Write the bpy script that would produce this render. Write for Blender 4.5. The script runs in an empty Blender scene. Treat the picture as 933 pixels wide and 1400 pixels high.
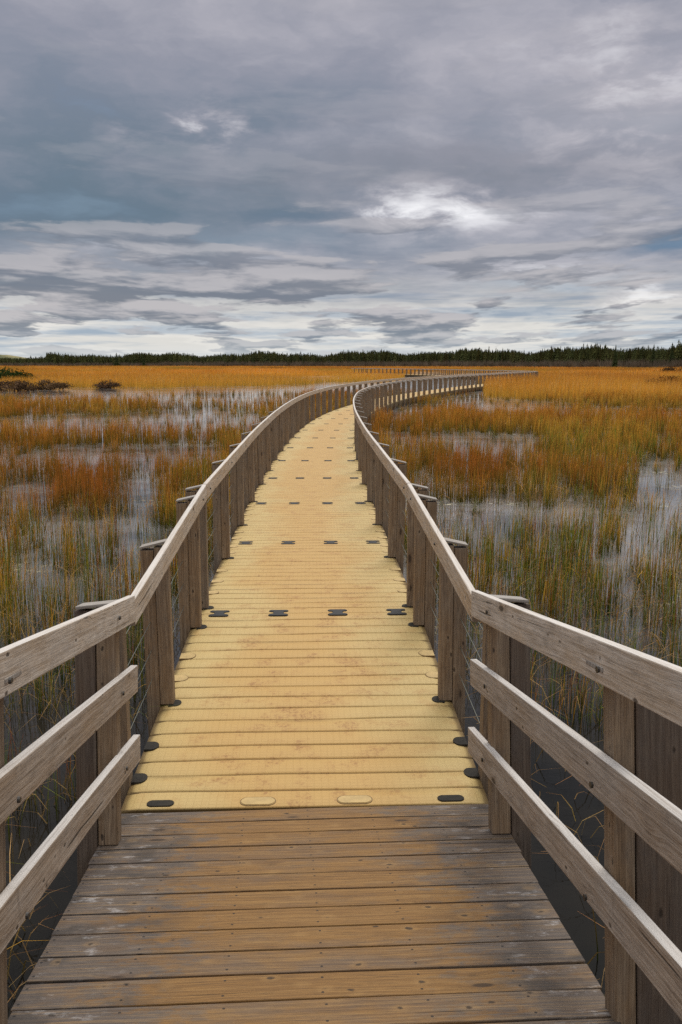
import bpy, bmesh, math, random
import numpy as np
from mathutils import Vector, Matrix

random.seed(7)
RNG = np.random.default_rng(11)
SC = bpy.context.scene
COL = SC.collection

# ------------------------------------------------------------------ camera
F = 1150.0                      # focal length in photo pixels (933 x 1400)
CX, CY = 466.5, 700.0
PITCH = math.radians(10.0)
CAMZ = 2.636                    # water is z = 0
FLOAT = 0.40                    # top of the floating dock
cp, sp = math.cos(PITCH), math.sin(PITCH)

cam_d = bpy.data.cameras.new('camera')
cam = bpy.data.objects.new('camera', cam_d)
COL.objects.link(cam)
cam.location = (0, 0, CAMZ)
cam.rotation_euler = (math.radians(90) - PITCH, 0, 0)
cam_d.sensor_fit = 'VERTICAL'
cam_d.sensor_height = 36.0
cam_d.lens = F / 1400.0 * 36.0
cam_d.clip_start = 0.05
cam_d.clip_end = 9000
SC.camera = cam


def ray(px, py):
    u, v = (px - CX) / F, (py - CY) / F
    return Vector((u, cp - v * sp, -sp - v * cp))


def at_z(px, py, z=0.0):
    d = ray(px, py)
    t = (z - CAMZ) / d.z
    return Vector((d.x * t, d.y * t, z))


def project(x, y, z=0.0):
    """world arrays -> photo pixels"""
    dz = z - CAMZ
    depth = y * cp - dz * sp
    down = -y * sp - dz * cp
    depth = np.maximum(depth, 0.05)
    return CX + F * x / depth, CY + F * down / depth


# ------------------------------------------------------------------ helpers
def tag(o, label=None, cat=None, group=None, kind=None):
    if label: o['label'] = label
    if cat: o['category'] = cat
    if group: o['group'] = group
    if kind: o['kind'] = kind
    return o


def empty(name, loc, rz=0.0):
    o = bpy.data.objects.new(name, None)
    COL.objects.link(o)
    o.location = loc
    o.rotation_euler = (0, 0, rz)
    o.empty_display_size = 0.2
    return o


def link(name, me, mat=None, parent=None):
    if mat is not None and not me.materials:
        me.materials.append(mat)
    o = bpy.data.objects.new(name, me)
    COL.objects.link(o)
    if parent is not None:
        o.parent = parent
    return o


def mesh_np(name, verts, faces_n, loops, colors=None, smooth=False):
    """verts (n,3); loops flat index array; faces_n corners per face (int or array)"""
    me = bpy.data.meshes.new(name)
    verts = np.asarray(verts, np.float32)
    loops = np.asarray(loops, np.int32).ravel()
    if np.isscalar(faces_n):
        nf = len(loops) // faces_n
        tot = np.full(nf, faces_n, np.int32)
    else:
        tot = np.asarray(faces_n, np.int32)
        nf = len(tot)
    start = np.concatenate([[0], np.cumsum(tot)[:-1]]).astype(np.int32)
    me.vertices.add(len(verts)); me.vertices.foreach_set('co', verts.ravel())
    me.loops.add(len(loops)); me.loops.foreach_set('vertex_index', loops)
    me.polygons.add(nf); me.polygons.foreach_set('loop_start', start)
    me.polygons.foreach_set('loop_total', tot)
    me.polygons.foreach_set('use_smooth', np.full(nf, smooth, bool))
    if colors is not None:
        a = me.attributes.new('tint', 'FLOAT_COLOR', 'POINT')
        c = np.ones((len(verts), 4), np.float32); c[:, :3] = colors
        a.data.foreach_set('color', c.ravel())
    me.update(calc_edges=True)
    return me


class Boards:
    """collects chamfered boards; UV u = metres along the board, v = metres across"""
    def __init__(self):
        self.bm = bmesh.new()
        self.uv = self.bm.loops.layers.uv.new('UVMap')
        self.rnd = self.bm.verts.layers.float.new('rnd')

    def board(self, M, L, W, T, ch=0.004, divs=1, u0=0.0, warp=None):
        """box: length L along local x (from 0), width W along local y (centred), thickness T along z (0..T)"""
        r = random.random()
        b = bmesh.new()
        bmesh.ops.create_cube(b, size=1.0)
        for v in b.verts:
            v.co = Vector(((v.co.x + .5) * L, v.co.y * W, (v.co.z + .5) * T))
        if divs > 1:
            es = [e for e in b.edges if abs(e.verts[0].co.x - e.verts[1].co.x) > L * .5]
            bmesh.ops.subdivide_edges(b, edges=es, cuts=divs - 1, use_grid_fill=True)
        if ch > 0:
            es = [e for e in b.edges if len(e.link_faces) == 2 and e.calc_face_angle(0) > .5]
            bmesh.ops.bevel(b, geom=es, offset=ch, segments=2, affect='EDGES', profile=0.5)
        vm = {}
        off = random.random() * 7
        for v in b.verts:
            co = v.co.copy()
            if warp: co = warp(co)
            nv = self.bm.verts.new(M @ co)
            nv[self.rnd] = r
            vm[v] = nv
        for f in b.faces:
            nf = self.bm.faces.new([vm[v] for v in f.verts])
            n = f.normal
            for lp, src in zip(nf.loops, f.verts):
                c = src.co
                if abs(n.z) >= abs(n.y) and abs(n.z) > abs(n.x) * .8:
                    uvv = (c.x + u0, c.y + (0.0 if n.z > 0 else 3.1))
                elif abs(n.y) > abs(n.x) * .8:
                    uvv = (c.x + u0, c.z + (1.3 if n.y > 0 else 2.2))
                else:
                    uvv = (c.z * .3 + 9, c.y + 4.0)
                lp[self.uv].uv = uvv
        b.free()

    def build(self, name):
        me = bpy.data.meshes.new(name)
        bmesh.ops.recalc_face_normals(self.bm, faces=self.bm.faces)
        self.bm.to_mesh(me)
        self.bm.free()
        return me


def frame(origin, xdir, zdir):
    x = xdir.normalized()
    z = (zdir - x * zdir.dot(x)).normalized()
    y = z.cross(x)
    M = Matrix((x, y, z)).transposed().to_4x4()
    M.translation = origin
    return M


# ------------------------------------------------------------------ node helper
class NT:
    def __init__(self, tree):
        self.t = tree
        self.n = tree.nodes
        self.l = tree.links

    def node(self, typ, **kw):
        nd = self.n.new(typ)
        for k, v in kw.items():
            setattr(nd, k, v)
        return nd

    def put(self, sock, val):
        if isinstance(val, bpy.types.NodeSocket):
            self.l.new(val, sock)
        elif val is not None:
            if sock.type == 'RGBA' and not hasattr(val, '__len__'):
                val = (val, val, val, 1)
            if sock.type == 'RGBA' and len(val) == 3:
                val = (*val, 1)
            sock.default_value = val

    def m(self, op, a, b=None, c=None, clamp=False):
        nd = self.node('ShaderNodeMath', operation=op, use_clamp=clamp)
        self.put(nd.inputs[0], a)
        if b is not None: self.put(nd.inputs[1], b)
        if c is not None: self.put(nd.inputs[2], c)
        return nd.outputs[0]

    def add(self, a, b): return self.m('ADD', a, b)
    def sub(self, a, b): return self.m('SUBTRACT', a, b)
    def mul(self, a, b): return self.m('MULTIPLY', a, b)

    def sstep(self, x, lo, hi, to0=0.0, to1=1.0):
        nd = self.node('ShaderNodeMapRange', interpolation_type='SMOOTHSTEP')
        self.put(nd.inputs['Value'], x)
        nd.inputs['From Min'].default_value = lo
        nd.inputs['From Max'].default_value = hi
        nd.inputs['To Min'].default_value = to0
        nd.inputs['To Max'].default_value = to1
        return nd.outputs[0]

    def lin(self, x, lo, hi, to0=0.0, to1=1.0):
        nd = self.node('ShaderNodeMapRange')
        self.put(nd.inputs['Value'], x)
        nd.inputs['From Min'].default_value = lo
        nd.inputs['From Max'].default_value = hi
        nd.inputs['To Min'].default_value = to0
        nd.inputs['To Max'].default_value = to1
        return nd.outputs[0]

    def mix(self, f, a, b, mode='MIX'):
        nd = self.node('ShaderNodeMix', data_type='RGBA', blend_type=mode)
        self.put(nd.inputs[0], f)
        self.put(nd.inputs[6], a)
        self.put(nd.inputs[7], b)
        return nd.outputs[2]

    def xyz(self, x, y, z=0.0):
        nd = self.node('ShaderNodeCombineXYZ')
        self.put(nd.inputs[0], x); self.put(nd.inputs[1], y); self.put(nd.inputs[2], z)
        return nd.outputs[0]

    def sep(self, v):
        nd = self.node('ShaderNodeSeparateXYZ')
        self.put(nd.inputs[0], v)
        return nd.outputs[0], nd.outputs[1], nd.outputs[2]

    def noise(self, vec, scale=1.0, detail=4, rough=.5, dist=0.0, out=0, dims='3D'):
        nd = self.node('ShaderNodeTexNoise', noise_dimensions=dims)
        self.put(nd.inputs['Vector'], vec)
        nd.inputs['Scale'].default_value = scale
        nd.inputs['Detail'].default_value = detail
        nd.inputs['Roughness'].default_value = rough
        nd.inputs['Distortion'].default_value = dist
        return nd.outputs[out]

    def attr(self, name, out='Fac'):
        return self.node('ShaderNodeAttribute', attribute_name=name).outputs[out]

    def bump(self, h, strength, dist, normal=None):
        nd = self.node('ShaderNodeBump')
        nd.inputs['Strength'].default_value = strength
        nd.inputs['Distance'].default_value = dist
        self.put(nd.inputs['Height'], h)
        if normal is not None: self.put(nd.inputs['Normal'], normal)
        return nd.outputs[0]


def new_mat(name):
    m = bpy.data.materials.new(name)
    m.use_nodes = True
    nt = NT(m.node_tree)
    return m, nt, m.node_tree.nodes['Principled BSDF']


# ------------------------------------------------------------------ materials
def wood_material(name, brown, grey, pale, walk=False, screws=False, greyness=.55, lit_bleach=0.0):
    m, t, bs = new_mat(name)
    uv = t.node('ShaderNodeTexCoord').outputs['UV']
    u, v, _ = t.sep(uv)
    r = t.attr('rnd')
    oi = t.node('ShaderNodeObjectInfo').outputs['Random']
    r = t.m('FRACT', t.add(r, t.mul(oi, 7.31)))
    rz = t.mul(r, 53.0)
    # knots: cells stretched along the board
    kv = t.node('ShaderNodeTexVoronoi', voronoi_dimensions='3D')
    t.put(kv.inputs['Vector'], t.xyz(t.mul(u, 3.1), t.mul(v, 9.5), rz))
    kv.inputs['Scale'].default_value = 1.0
    kd = kv.outputs['Distance']
    kr, _, _ = t.sep(kv.outputs['Color'])
    has = t.m('GREATER_THAN', kr, .62)
    knot = t.mul(t.sstep(kd, .16, .09), has)
    ring = t.mul(t.sstep(kd, .42, .12), has)
    # the grain bends round the knots
    vb = t.add(v, t.mul(t.noise(t.xyz(t.mul(u, 1.3), t.mul(v, 3.0), rz), 1.0, 2), .035))
    vb = t.add(vb, t.mul(ring, .018))
    g1 = t.noise(t.xyz(t.mul(u, 1.6), t.mul(vb, 85.0), rz), 1.0, 7, .72)
    g2 = t.noise(t.xyz(t.mul(u, 9.0), t.mul(vb, 300.0), rz), 1.0, 5, .75)
    patch = t.noise(t.xyz(t.mul(u, 2.3), t.mul(v, 6.0), rz), 1.0, 5, .65)
    blot = t.noise(t.xyz(t.mul(u, 7.0), t.mul(v, 14.0), rz), 1.0, 6, .7)
    saw = t.noise(t.xyz(t.add(t.mul(u, 13.0), t.mul(v, 1.5)), t.mul(v, 3.5), rz), 1.0, 4, .6)
    dv_ = t.node('ShaderNodeTexVoronoi', voronoi_dimensions='3D')
    t.put(dv_.inputs['Vector'], t.xyz(t.add(t.mul(u, 9.0 if walk else 8.0), t.mul(blot, .55)), t.add(t.mul(v, 13.0 if walk else 16.0), t.mul(patch, .5)), t.add(rz, 3.0)))
    dv_.inputs['Scale'].default_value = 1.0
    dr, _, _ = t.sep(dv_.outputs['Color'])
    dent = t.mul(t.sstep(dv_.outputs['Distance'], .15, .07), t.m('GREATER_THAN', dr, .50))
    halo = t.mul(t.sstep(dv_.outputs['Distance'], .42, .16), t.m('GREATER_THAN', dr, .66))
    crack = t.sstep(t.noise(t.xyz(t.mul(u, .9), t.mul(vb, 45.0), t.add(rz, 9.0)), 1.0, 3, .5), .68, .73)
    gf = t.add(t.sstep(patch, .32, .68, -.35, .35), greyness)
    gf = t.add(gf, t.lin(r, 0, 1, -.42, .42) if walk else t.lin(r, 0, 1, -.28, .28))
    if walk:      # trodden brown down the middle, grey toward the ends
        cen = t.m('ABSOLUTE', t.sub(t.m('FRACT', t.mul(u, 1 / 2.04)), .5))
        ww = t.add(t.add(cen, t.sstep(blot, .3, .7, -.10, .10)), t.sstep(g1, .3, .7, -.09, .09))
        gf = t.add(gf, t.sstep(ww, .20, .40, -.62, .68))
    gf = t.m('MULTIPLY', gf, 1.0, clamp=True)
    col = t.mix(gf, brown, grey)
    light = t.sstep(g1, .42, .72)
    col = t.mix(t.mul(light, .62), col, pale)
    dark = t.sstep(g1, .52, .26)
    col = t.mix(t.mul(dark, .75), col, t.mix(.5, brown, (.03, .022, .016)))
    col = t.mix(t.sstep(g2, .46, .68, 0, .6), col, (.045, .03, .02))
    if walk:
        damp = t.mul(t.sstep(t.noise(t.xyz(t.mul(u, 3.0), t.mul(v, 5.0), t.mul(rz, 2.0)), 1.0, 4, .6), .48, .64), t.sstep(cen, .20, .38))
        col = t.mix(t.mul(damp, .68), col, (.040, .034, .030))
        fr = t.mul(t.sstep(blot, .55, .70), t.sstep(cen, .30, .42))
        col = t.mix(t.mul(fr, .6), col, (.42, .40, .39))
    else:
        col = t.mix(t.sstep(blot, .5, .75, 0, .55), col, t.mix(.6, grey, (.06, .05, .045)))
        col = t.mix(t.sstep(saw, .60, .78, 0, .34), col, (.07, .055, .045))
        col = t.mix(t.sstep(saw, .40, .22, 0, .22), col, pale)
    col = t.mix(t.mul(ring, .35), col, t.mix(.5, brown, (.05, .03, .018)))
    col = t.mix(t.mul(knot, .8), col, (.028, .018, .012))
    col = t.mix(t.mul(crack, .8), col, (.018, .014, .011))
    col = t.mix(t.mul(halo, .22 if walk else .18), col, pale)
    col = t.mix(t.mul(dent, .85), col, (.03, .02, .013))
    if screws:
        fu = t.sub(t.m('FRACT', t.add(t.mul(u, 1 / .34), .45)), .5)
        du = t.mul(fu, .34)
        dv = t.sub(t.m('ABSOLUTE', v), .045)
        d2 = t.add(t.mul(du, du), t.mul(dv, dv))
        sc = t.m('LESS_THAN', d2, .0052 ** 2)
        col = t.mix(t.mul(sc, .85), col, (.015, .013, .012))
    if lit_bleach:    # upward faces paler: top light painted in with the weather bleaching
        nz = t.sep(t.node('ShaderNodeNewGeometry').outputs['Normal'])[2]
        col = t.mix(t.mul(t.sstep(nz, .55, .9), t.sstep(g1, .25, .6, lit_bleach * .4, lit_bleach)), col, (.62, .585, .545))
    t.put(bs.inputs['Base Color'], col)
    t.put(bs.inputs['Roughness'], t.lin(g1, .2, .8, .62, .8))
    bs.inputs['Specular IOR Level'].default_value = .35
    h = t.add(t.mul(g1, .6), t.mul(g2, .4))
    h = t.sub(h, t.mul(crack, .9))
    h = t.sub(h, t.mul(t.add(knot, dent), .3))
    t.put(bs.inputs['Normal'], t.bump(h, .75, .005))
    return m


M_WALK = wood_material('ramp_plank_wood', (.215, .108, .030), (.098, .084, .077), (.36, .215, .08), walk=True, screws=True, greyness=.58)
M_RAIL = wood_material('rail_wood', (.34, .235, .145), (.37, .315, .262), (.60, .52, .43), greyness=.55, lit_bleach=.75)
M_RAIL_TOP = wood_material('top_rail_wood', (.48, .345, .215), (.54, .465, .385), (.76, .68, .58), greyness=.5, lit_bleach=.75)
M_POST = wood_material('post_wood', (.215, .135, .072), (.18, .142, .108), (.40, .305, .205), greyness=.42)
M_CAP = wood_material('cap_wood', (.25, .205, .16), (.29, .26, .23), (.42, .39, .35), greyness=.6, lit_bleach=.15)
M_PLANK = wood_material('shaded_post_wood', (.115, .075, .048), (.10, .08, .066), (.20, .155, .115), greyness=.4)  # darker copy of the post wood, shade painted into the colour


def dock_material():
    m, t, bs = new_mat('dock_plastic')
    tc = t.node('ShaderNodeTexCoord')
    o = tc.outputs['Object']
    x, y, z = t.sep(o)
    geo = t.node('ShaderNodeNewGeometry')
    gp = geo.outputs['Position']
    # embossed squares
    def line(c, n):
        f = t.m('ABSOLUTE', t.sub(t.m('FRACT', t.mul(c, n)), .5))
        return t.sstep(f, .36, .46)
    grid = t.m('MAXIMUM', line(x, 24.0), line(y, 30.0))
    big = t.noise(gp, .9, 3, .5)
    st = t.noise(gp, 5.0, 6, .68)
    fine = t.noise(gp, 38.0, 4, .7)
    cen = t.m('ABSOLUTE', x)
    wear = t.sstep(t.add(cen, t.sstep(big, .3, .7, -.25, .25)), .25, .85, 1.0, 0.0)
    col = t.mix(wear, (.50, .36, .145), (.475, .295, .098))
    col = t.mix(t.sstep(st, .46, .72, 0, .4), col, (.40, .21, .062))
    near_ = t.sstep(t.sep(gp)[1], 26.0, 5.0, .25, 1.0)
    scuff = t.mul(t.mul(t.mul(t.sstep(st, .50, .64), t.sstep(fine, .46, .60)), t.sstep(cen, .95, .5)), near_)
    col = t.mix(t.mul(scuff, .6), col, (.25, .11, .04))
    speck = t.sstep(t.noise(gp, 90.0, 2, .5), .72, .78)
    col = t.mix(t.mul(speck, .5), col, (.18, .09, .04))
    col = t.mix(t.mul(grid, .09), col, (.25, .15, .05))
    # darker in the channels (real grooves, coordinate z of the mesh)
    col = t.mix(t.sstep(z, -.0045, -.010, 0, .85), col, (.13, .078, .028))
    # darker toward the water line on the sides
    col = t.mix(t.sstep(z, -.29, -.38, 0, .85), col, (.07, .055, .03))
    t.put(bs.inputs['Base Color'], col)
    bs.inputs['Roughness'].default_value = .62
    bs.inputs['Specular IOR Level'].default_value = .3

    h = t.add(t.mul(grid, -.8), t.mul(fine, .35))
    t.put(bs.inputs['Normal'], t.bump(h, .35, .003))
    return m


M_DOCK = dock_material()


def plain(name, col, rough=.5, var=.0, scale=20, metal=0.0):
    m, t, bs = new_mat(name)
    o = t.node('ShaderNodeTexCoord').outputs['Object']
    n = t.noise(o, scale, 4, .6)
    c = t.mix(t.sstep(n, .3, .7), tuple(k * (1 - var) for k in col), tuple(k * (1 + var) for k in col))
    t.put(bs.inputs['Base Color'], c)
    bs.inputs['Roughness'].default_value = rough
    bs.inputs['Metallic'].default_value = metal
    t.put(bs.inputs['Normal'], t.bump(n, .2, .002))
    return m


M_RUBBER = plain('black_rubber', (.012, .0115, .011), .7, .3, 40)
M_PLUG = plain('plug_plastic', (.46, .315, .12), .65, .12, 14)
M_HOLE = plain('pocket_dark', (.02, .016, .01), .9, .3, 30)
M_RIM = plain('plug_rim', (.17, .10, .035), .8, .2, 30)
M_CABLE = plain('steel_cable', (.17, .18, .15), .45, .15, 60, .4)
M_BOLT = plain('bolt_steel', (.05, .045, .04), .5, .2, 60, .5)
M_BEAM = plain('dark_beam_wood', (.05, .04, .032), .9, .4, 6)


def tint_material(name, transl=.3, rough=.75):
    m, t, bs = new_mat(name)
    c = t.attr('tint', 'Color')
    t.n.remove(bs)
    d = t.node('ShaderNodeBsdfDiffuse'); t.put(d.inputs['Color'], c)
    tr = t.node('ShaderNodeBsdfTranslucent'); t.put(tr.inputs['Color'], c)
    mx = t.node('ShaderNodeMixShader'); mx.inputs[0].default_value = transl
    t.l.new(d.outputs[0], mx.inputs[1]); t.l.new(tr.outputs[0], mx.inputs[2])
    t.l.new(mx.outputs[0], t.n['Material Output'].inputs['Surface'])
    return m


M_GRASS = tint_material('rush_stems', .25)
M_LEAF = tint_material('foliage', .15)


def water_material():
    m, t, bs = new_mat('marsh_water')
    gp = t.node('ShaderNodeNewGeometry').outputs['Position']
    mud = t.noise(gp, .6, 4, .6)
    col = t.mix(t.sstep(mud, .35, .65), (.006, .006, .005), (.016, .013, .008))
    # floating scum and pond weed in ragged rafts
    s1 = t.noise(gp, .35, 3, .55)
    s2 = t.noise(gp, 6.0, 6, .75)
    scum = t.mul(t.sstep(s1, .54, .66), t.sstep(s2, .52, .62))
    col = t.mix(t.mul(scum, .8), col, t.mix(t.noise(gp, 14, 3), (.16, .15, .035), (.26, .20, .09)))
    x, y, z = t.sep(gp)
    sky_sheen = t.sstep(y, 5.0, 13.0)  # pale sky reflection painted into the water colour, kept dark near the ramp
    col = t.mix(t.mul(sky_sheen, t.sstep(t.noise(gp, .28, 5, .62), .38, .60, .22, 1.0)), col, (.20, .192, .182))
    col = t.mix(t.mul(scum, .8), col, t.mix(t.noise(gp, 14, 3), (.18, .165, .05), (.32, .26, .13)))
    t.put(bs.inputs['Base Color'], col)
    t.put(bs.inputs['IOR'], t.lin(sky_sheen, 0, 1, 1.22, 2.1))
    t.put(bs.inputs['Roughness'], t.add(.045, t.mul(scum, .55)))
    w1 = t.noise(t.xyz(t.mul(x, 3.0), t.mul(y, 5.0), 0), 1.0, 4, .6)
    w2 = t.noise(t.xyz(t.mul(x, .5), t.mul(y, .9), 4.), 1.0, 2, .5)
    h = t.add(t.mul(w1, .5), w2)
    n = t.bump(h, .13, .05)
    n = t.bump(t.mul(scum, s2), .3, .01, n)
    t.put(bs.inputs['Normal'], n)
    return m


def ground_material():
    m, t, bs = new_mat('marsh_ground')
    gp = t.node('ShaderNodeNewGeometry').outputs['Position']
    a = t.noise(gp, .05, 5, .6)
    b = t.noise(gp, .6, 5, .7)
    col = t.mix(t.sstep(a, .35, .65), (.30, .135, .025), (.20, .105, .03))
    col = t.mix(t.sstep(b, .45, .75, 0, .6), col, (.10, .085, .025))
    t.put(bs.inputs['Base Color'], col)
    bs.inputs['Roughness'].default_value = .95
    t.put(bs.inputs['Normal'], t.bump(b, .6, .3))
    return m


def dune_material():
    m, t, bs = new_mat('dune_grass')
    gp = t.node('ShaderNodeNewGeometry').outputs['Position']
    a = t.noise(gp, .035, 6, .65)
    b = t.noise(gp, .3, 4, .7)
    col = t.mix(t.sstep(a, .42, .6), (.06, .075, .025), (.24, .21, .09))
    col = t.mix(t.sstep(b, .5, .7, 0, .7), col, (.035, .045, .018))
    t.put(bs.inputs['Base Color'], col)
    bs.inputs['Roughness'].default_value = .95
    t.put(bs.inputs['Normal'], t.bump(b, .7, 1.0))
    return m


# ------------------------------------------------------------------ path of the floating dock
CTRL = [(-.19, 4.262), (-.30, 7.384), (-.40, 10.45), (-.49, 13.5), (-.545, 16.6), (-.574, 19.7), (-.56, 23), (-.51, 26),
        (-.41, 29), (-.25, 32.3), (.05, 36), (.52, 40.3), (2.2, 50.4), (4.3, 59.3), (8.7, 73.2), (12.9, 85),
        (20, 103), (25.3, 116), (27.4, 124), (26.8, 133), (24.2, 146), (17.6, 172), (8.0, 197), (2.6, 207)]


def catmull(P, n=60):
    P = [np.array(p, float) for p in P]
    P = [2 * P[0] - P[1]] + P + [2 * P[-1] - P[-2]]
    out = []
    for i in range(1, len(P) - 2):
        p0, p1, p2, p3 = P[i - 1:i + 3]
        d = max(np.linalg.norm(p2 - p1), .01)
        m1 = (p2 - p0) / (np.linalg.norm(p2 - p1) + np.linalg.norm(p1 - p0)) * d
        m2 = (p3 - p1) / (np.linalg.norm(p3 - p2) + np.linalg.norm(p2 - p1)) * d
        for k in range(n):
            s = k / n
            out.append((2*s**3-3*s**2+1)*p1 + (s**3-2*s**2+s)*d*m1/d + (-2*s**3+3*s**2)*p2 + (s**3-s**2)*m2)
    out.append(P[-2])
    return np.array(out)


PATH = catmull(CTRL)
PLEN = np.concatenate([[0], np.cumsum(np.linalg.norm(np.diff(PATH, axis=0), axis=1))])
S1 = PLEN[60]                   # arc length at the first joint (row 1)
SECL = 3.048
ROW0_Z = CAMZ - 2.40            # sunken end under the ramp
ROW1_Z = FLOAT


def path_at(s):
    """point (x, y) and unit tangent at arc length s (0 = end of the ramp)"""
    x = np.interp(s, PLEN, PATH[:, 0]); y = np.interp(s, PLEN, PATH[:, 1])
    e = .4
    x0 = np.interp(s - e, PLEN, PATH[:, 0]); y0 = np.interp(s - e, PLEN, PATH[:, 1])
    x1 = np.interp(s + e, PLEN, PATH[:, 0]); y1 = np.interp(s + e, PLEN, PATH[:, 1])
    tx, ty = x1 - x0, y1 - y0
    n = math.hypot(tx, ty)
    return float(x), float(y), tx / n, ty / n


def deck_z(s):
    return ROW0_Z + (ROW1_Z - ROW0_Z) * min(1, max(0, s / S1))


HALF = 1.016


def rail_pt(s, side, out, up):
    """side -1 left, +1 right; out = metres outward of the dock edge; up above the dock top"""
    x, y, tx, ty = path_at(s)
    d = (HALF + out) * side
    return Vector((x + ty * d, y - tx * d, deck_z(s) + up))


# ------------------------------------------------------------------ dock section
def section_mesh(L, seed):
    rs = np.random.default_rng(seed)
    W2 = HALF
    nx = 24
    pitch = L / 18
    xs = np.linspace(-W2, W2, nx + 1)
    # profile along the section: pillow tops with narrow channels
    ys, zs, wv = [], [], []
    prof = [(0.0, -.013), (.024, -.0122), (.042, -.003), (.09, .0006), (.5, .0016), (.91, .0006), (.955, -.003), (.978, -.012)]
    for k in range(18):
        for f, z in prof:
            ys.append((k + f) * pitch); zs.append(z); wv.append(1.0)
    ys.append(L); zs.append(-.013); wv.append(1)
    ys = np.array(ys); zs = np.array(zs)
    ys = np.clip(ys, .006, L - .006)
    edgefade = np.clip(np.minimum(ys, L - ys) / .15, 0, 1)
    ph = rs.uniform(0, 6.28, 18 + 1); am = rs.uniform(.003, .011, 19)
    kidx = np.minimum((ys / pitch + .08).astype(int), 18)
    X, Y = np.meshgrid(xs, ys)
    off = np.zeros_like(X)
    for i in range(len(ys)):
        k = kidx[i]
        off[i] = am[k] * (np.sin(xs * 3.1 + ph[k]) + .5 * np.sin(xs * 6.7 + ph[k] * 2.1)) * edgefade[i]
    Yw = Y + off
    Z = np.repeat(zs[:, None], nx + 1, 1)
    # rounded long edges
    ed = np.clip((np.abs(X) - (W2 - .03)) / .03, 0, 1)
    Z = Z - .012 * ed ** 2
    ny = len(ys)
    top = np.stack([X, Yw, Z], -1).reshape(-1, 3)
    idx = np.arange(ny * (nx + 1)).reshape(ny, nx + 1)
    q = np.stack([idx[:-1, :-1], idx[:-1, 1:], idx[1:, 1:], idx[1:, :-1]], -1).reshape(-1, 4)
    # skirt: border loop down to the keel
    loop = np.concatenate([idx[0, :-1], idx[:-1, -1], idx[-1, :0:-1], idx[:0:-1, 0]])
    bt = top[loop].copy()
    sk1 = bt.copy(); sk1[:, 2] = -.05; sk1[:, 0] *= 1.004
    sk2 = bt.copy(); sk2[:, 2] = -.43; sk2[:, 0] *= .97
    n0 = len(top); n = len(loop)
    verts = np.concatenate([top, sk1, sk2])
    a = loop; b = np.roll(loop, -1)
    i1 = n0 + np.arange(n); j1 = np.roll(i1, -1)
    i2 = n0 + n + np.arange(n); j2 = np.roll(i2, -1)
    q2 = np.stack([b, a, i1, j1], -1)
    q3 = np.stack([j1, i1, i2, j2], -1)
    loops = np.concatenate([q, q2, q3]).ravel()
    nf = np.full(len(loops) // 4, 4, np.int32)
    loops = np.concatenate([loops, i2[::-1]]); nf = np.concatenate([nf, [n]])
    me = mesh_np('dock_section', verts, nf, loops, smooth=True)
    return me


def extrude_outline(name, pts, z0, z1, bevel=.004):
    bm = bmesh.new()
    vs = [bm.verts.new((p[0], p[1], z0)) for p in pts]
    f = bm.faces.new(vs)
    r = bmesh.ops.extrude_face_region(bm, geom=[f])
    for v in r['geom']:
        if isinstance(v, bmesh.types.BMVert): v.co.z = z1
    bmesh.ops.recalc_face_normals(bm, faces=bm.faces)
    if bevel:
        es = [e for e in bm.edges if all(abs(v.co.z - z1) < 1e-6 for v in e.verts)]
        bmesh.ops.bevel(bm, geom=es, offset=bevel, segments=2, affect='EDGES')
    me = bpy.data.meshes.new(name)
    bm.to_mesh(me); bm.free()
    return me


def dogbone_pts():
    """black coupler seen from above: two rounded bars along x joined by a waist"""
    def half(sg):
        c = .060; r = .028; a = .062
        arc1 = [(a + r * math.cos(t), c + r * math.sin(t)) for t in np.linspace(-math.pi / 2, math.pi / 2, 7)]
        arc2 = [(-a - r * math.cos(t), c + r * math.sin(t)) for t in np.linspace(math.pi / 2, -math.pi / 2, 7)]
        return [(.046, .012), (.050, .026)] + arc1 + arc2 + [(-.050, .026), (-.046, .012)]
    up = half(1)
    return up + [(-x, -y) for x, y in up]


ME_COUPLER = extrude_outline('coupler', dogbone_pts(), -.03, .008, .004)
ME_COUPLER.materials.append(M_RUBBER)


def stadium(w, h, n=10):
    r = h / 2; a = w / 2 - r
    pts = [(a + r * math.sin(t), -r * math.cos(t)) for t in np.linspace(0, math.pi, n)]
    pts += [(-a - r * math.sin(t), r * math.cos(t)) for t in np.linspace(0, math.pi, n)]
    return pts


ME_PLUG = extrude_outline('pocket_plug', stadium(.19, .075), -.02, .0065, .003); ME_PLUG.materials.append(M_PLUG)
ME_PLUGRIM = extrude_outline('plug_gap', stadium(.200, .084), -.02, .0034, 0); ME_PLUGRIM.materials.append(M_RIM)
ME_SLOT = extrude_outline('pocket_slot', stadium(.15, .060), -.02, .0075, .002); ME_SLOT.materials.append(M_HOLE)


def tab_pts():
    # half-round lid at the dock edge, flat side outward (+x)
    return [(0, -.055), (0, .055)] + [(-.07 - .05 * math.sin(t), .055 * math.cos(t)) for t in np.linspace(0, math.pi, 10)]


ME_TAB = extrude_outline('pocket_lid', tab_pts(), -.02, .0045, .0015); ME_TAB.materials.append(M_PLUG)
ME_TABRIM = extrude_outline('lid_gap', [(x * 1.035, y * 1.045) for x, y in tab_pts()], -.02, .0032, 0); ME_TABRIM.materials.append(M_RIM)
ME_EDGEHOLE = extrude_outline('edge_pocket', [(0, -.05), (0, .05)] + [(-.045 - .04 * math.sin(t), .05 * math.cos(t)) for t in np.linspace(0, math.pi, 10)], -.02, .0066, .001)
ME_EDGEHOLE.materials.append(M_HOLE)

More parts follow.
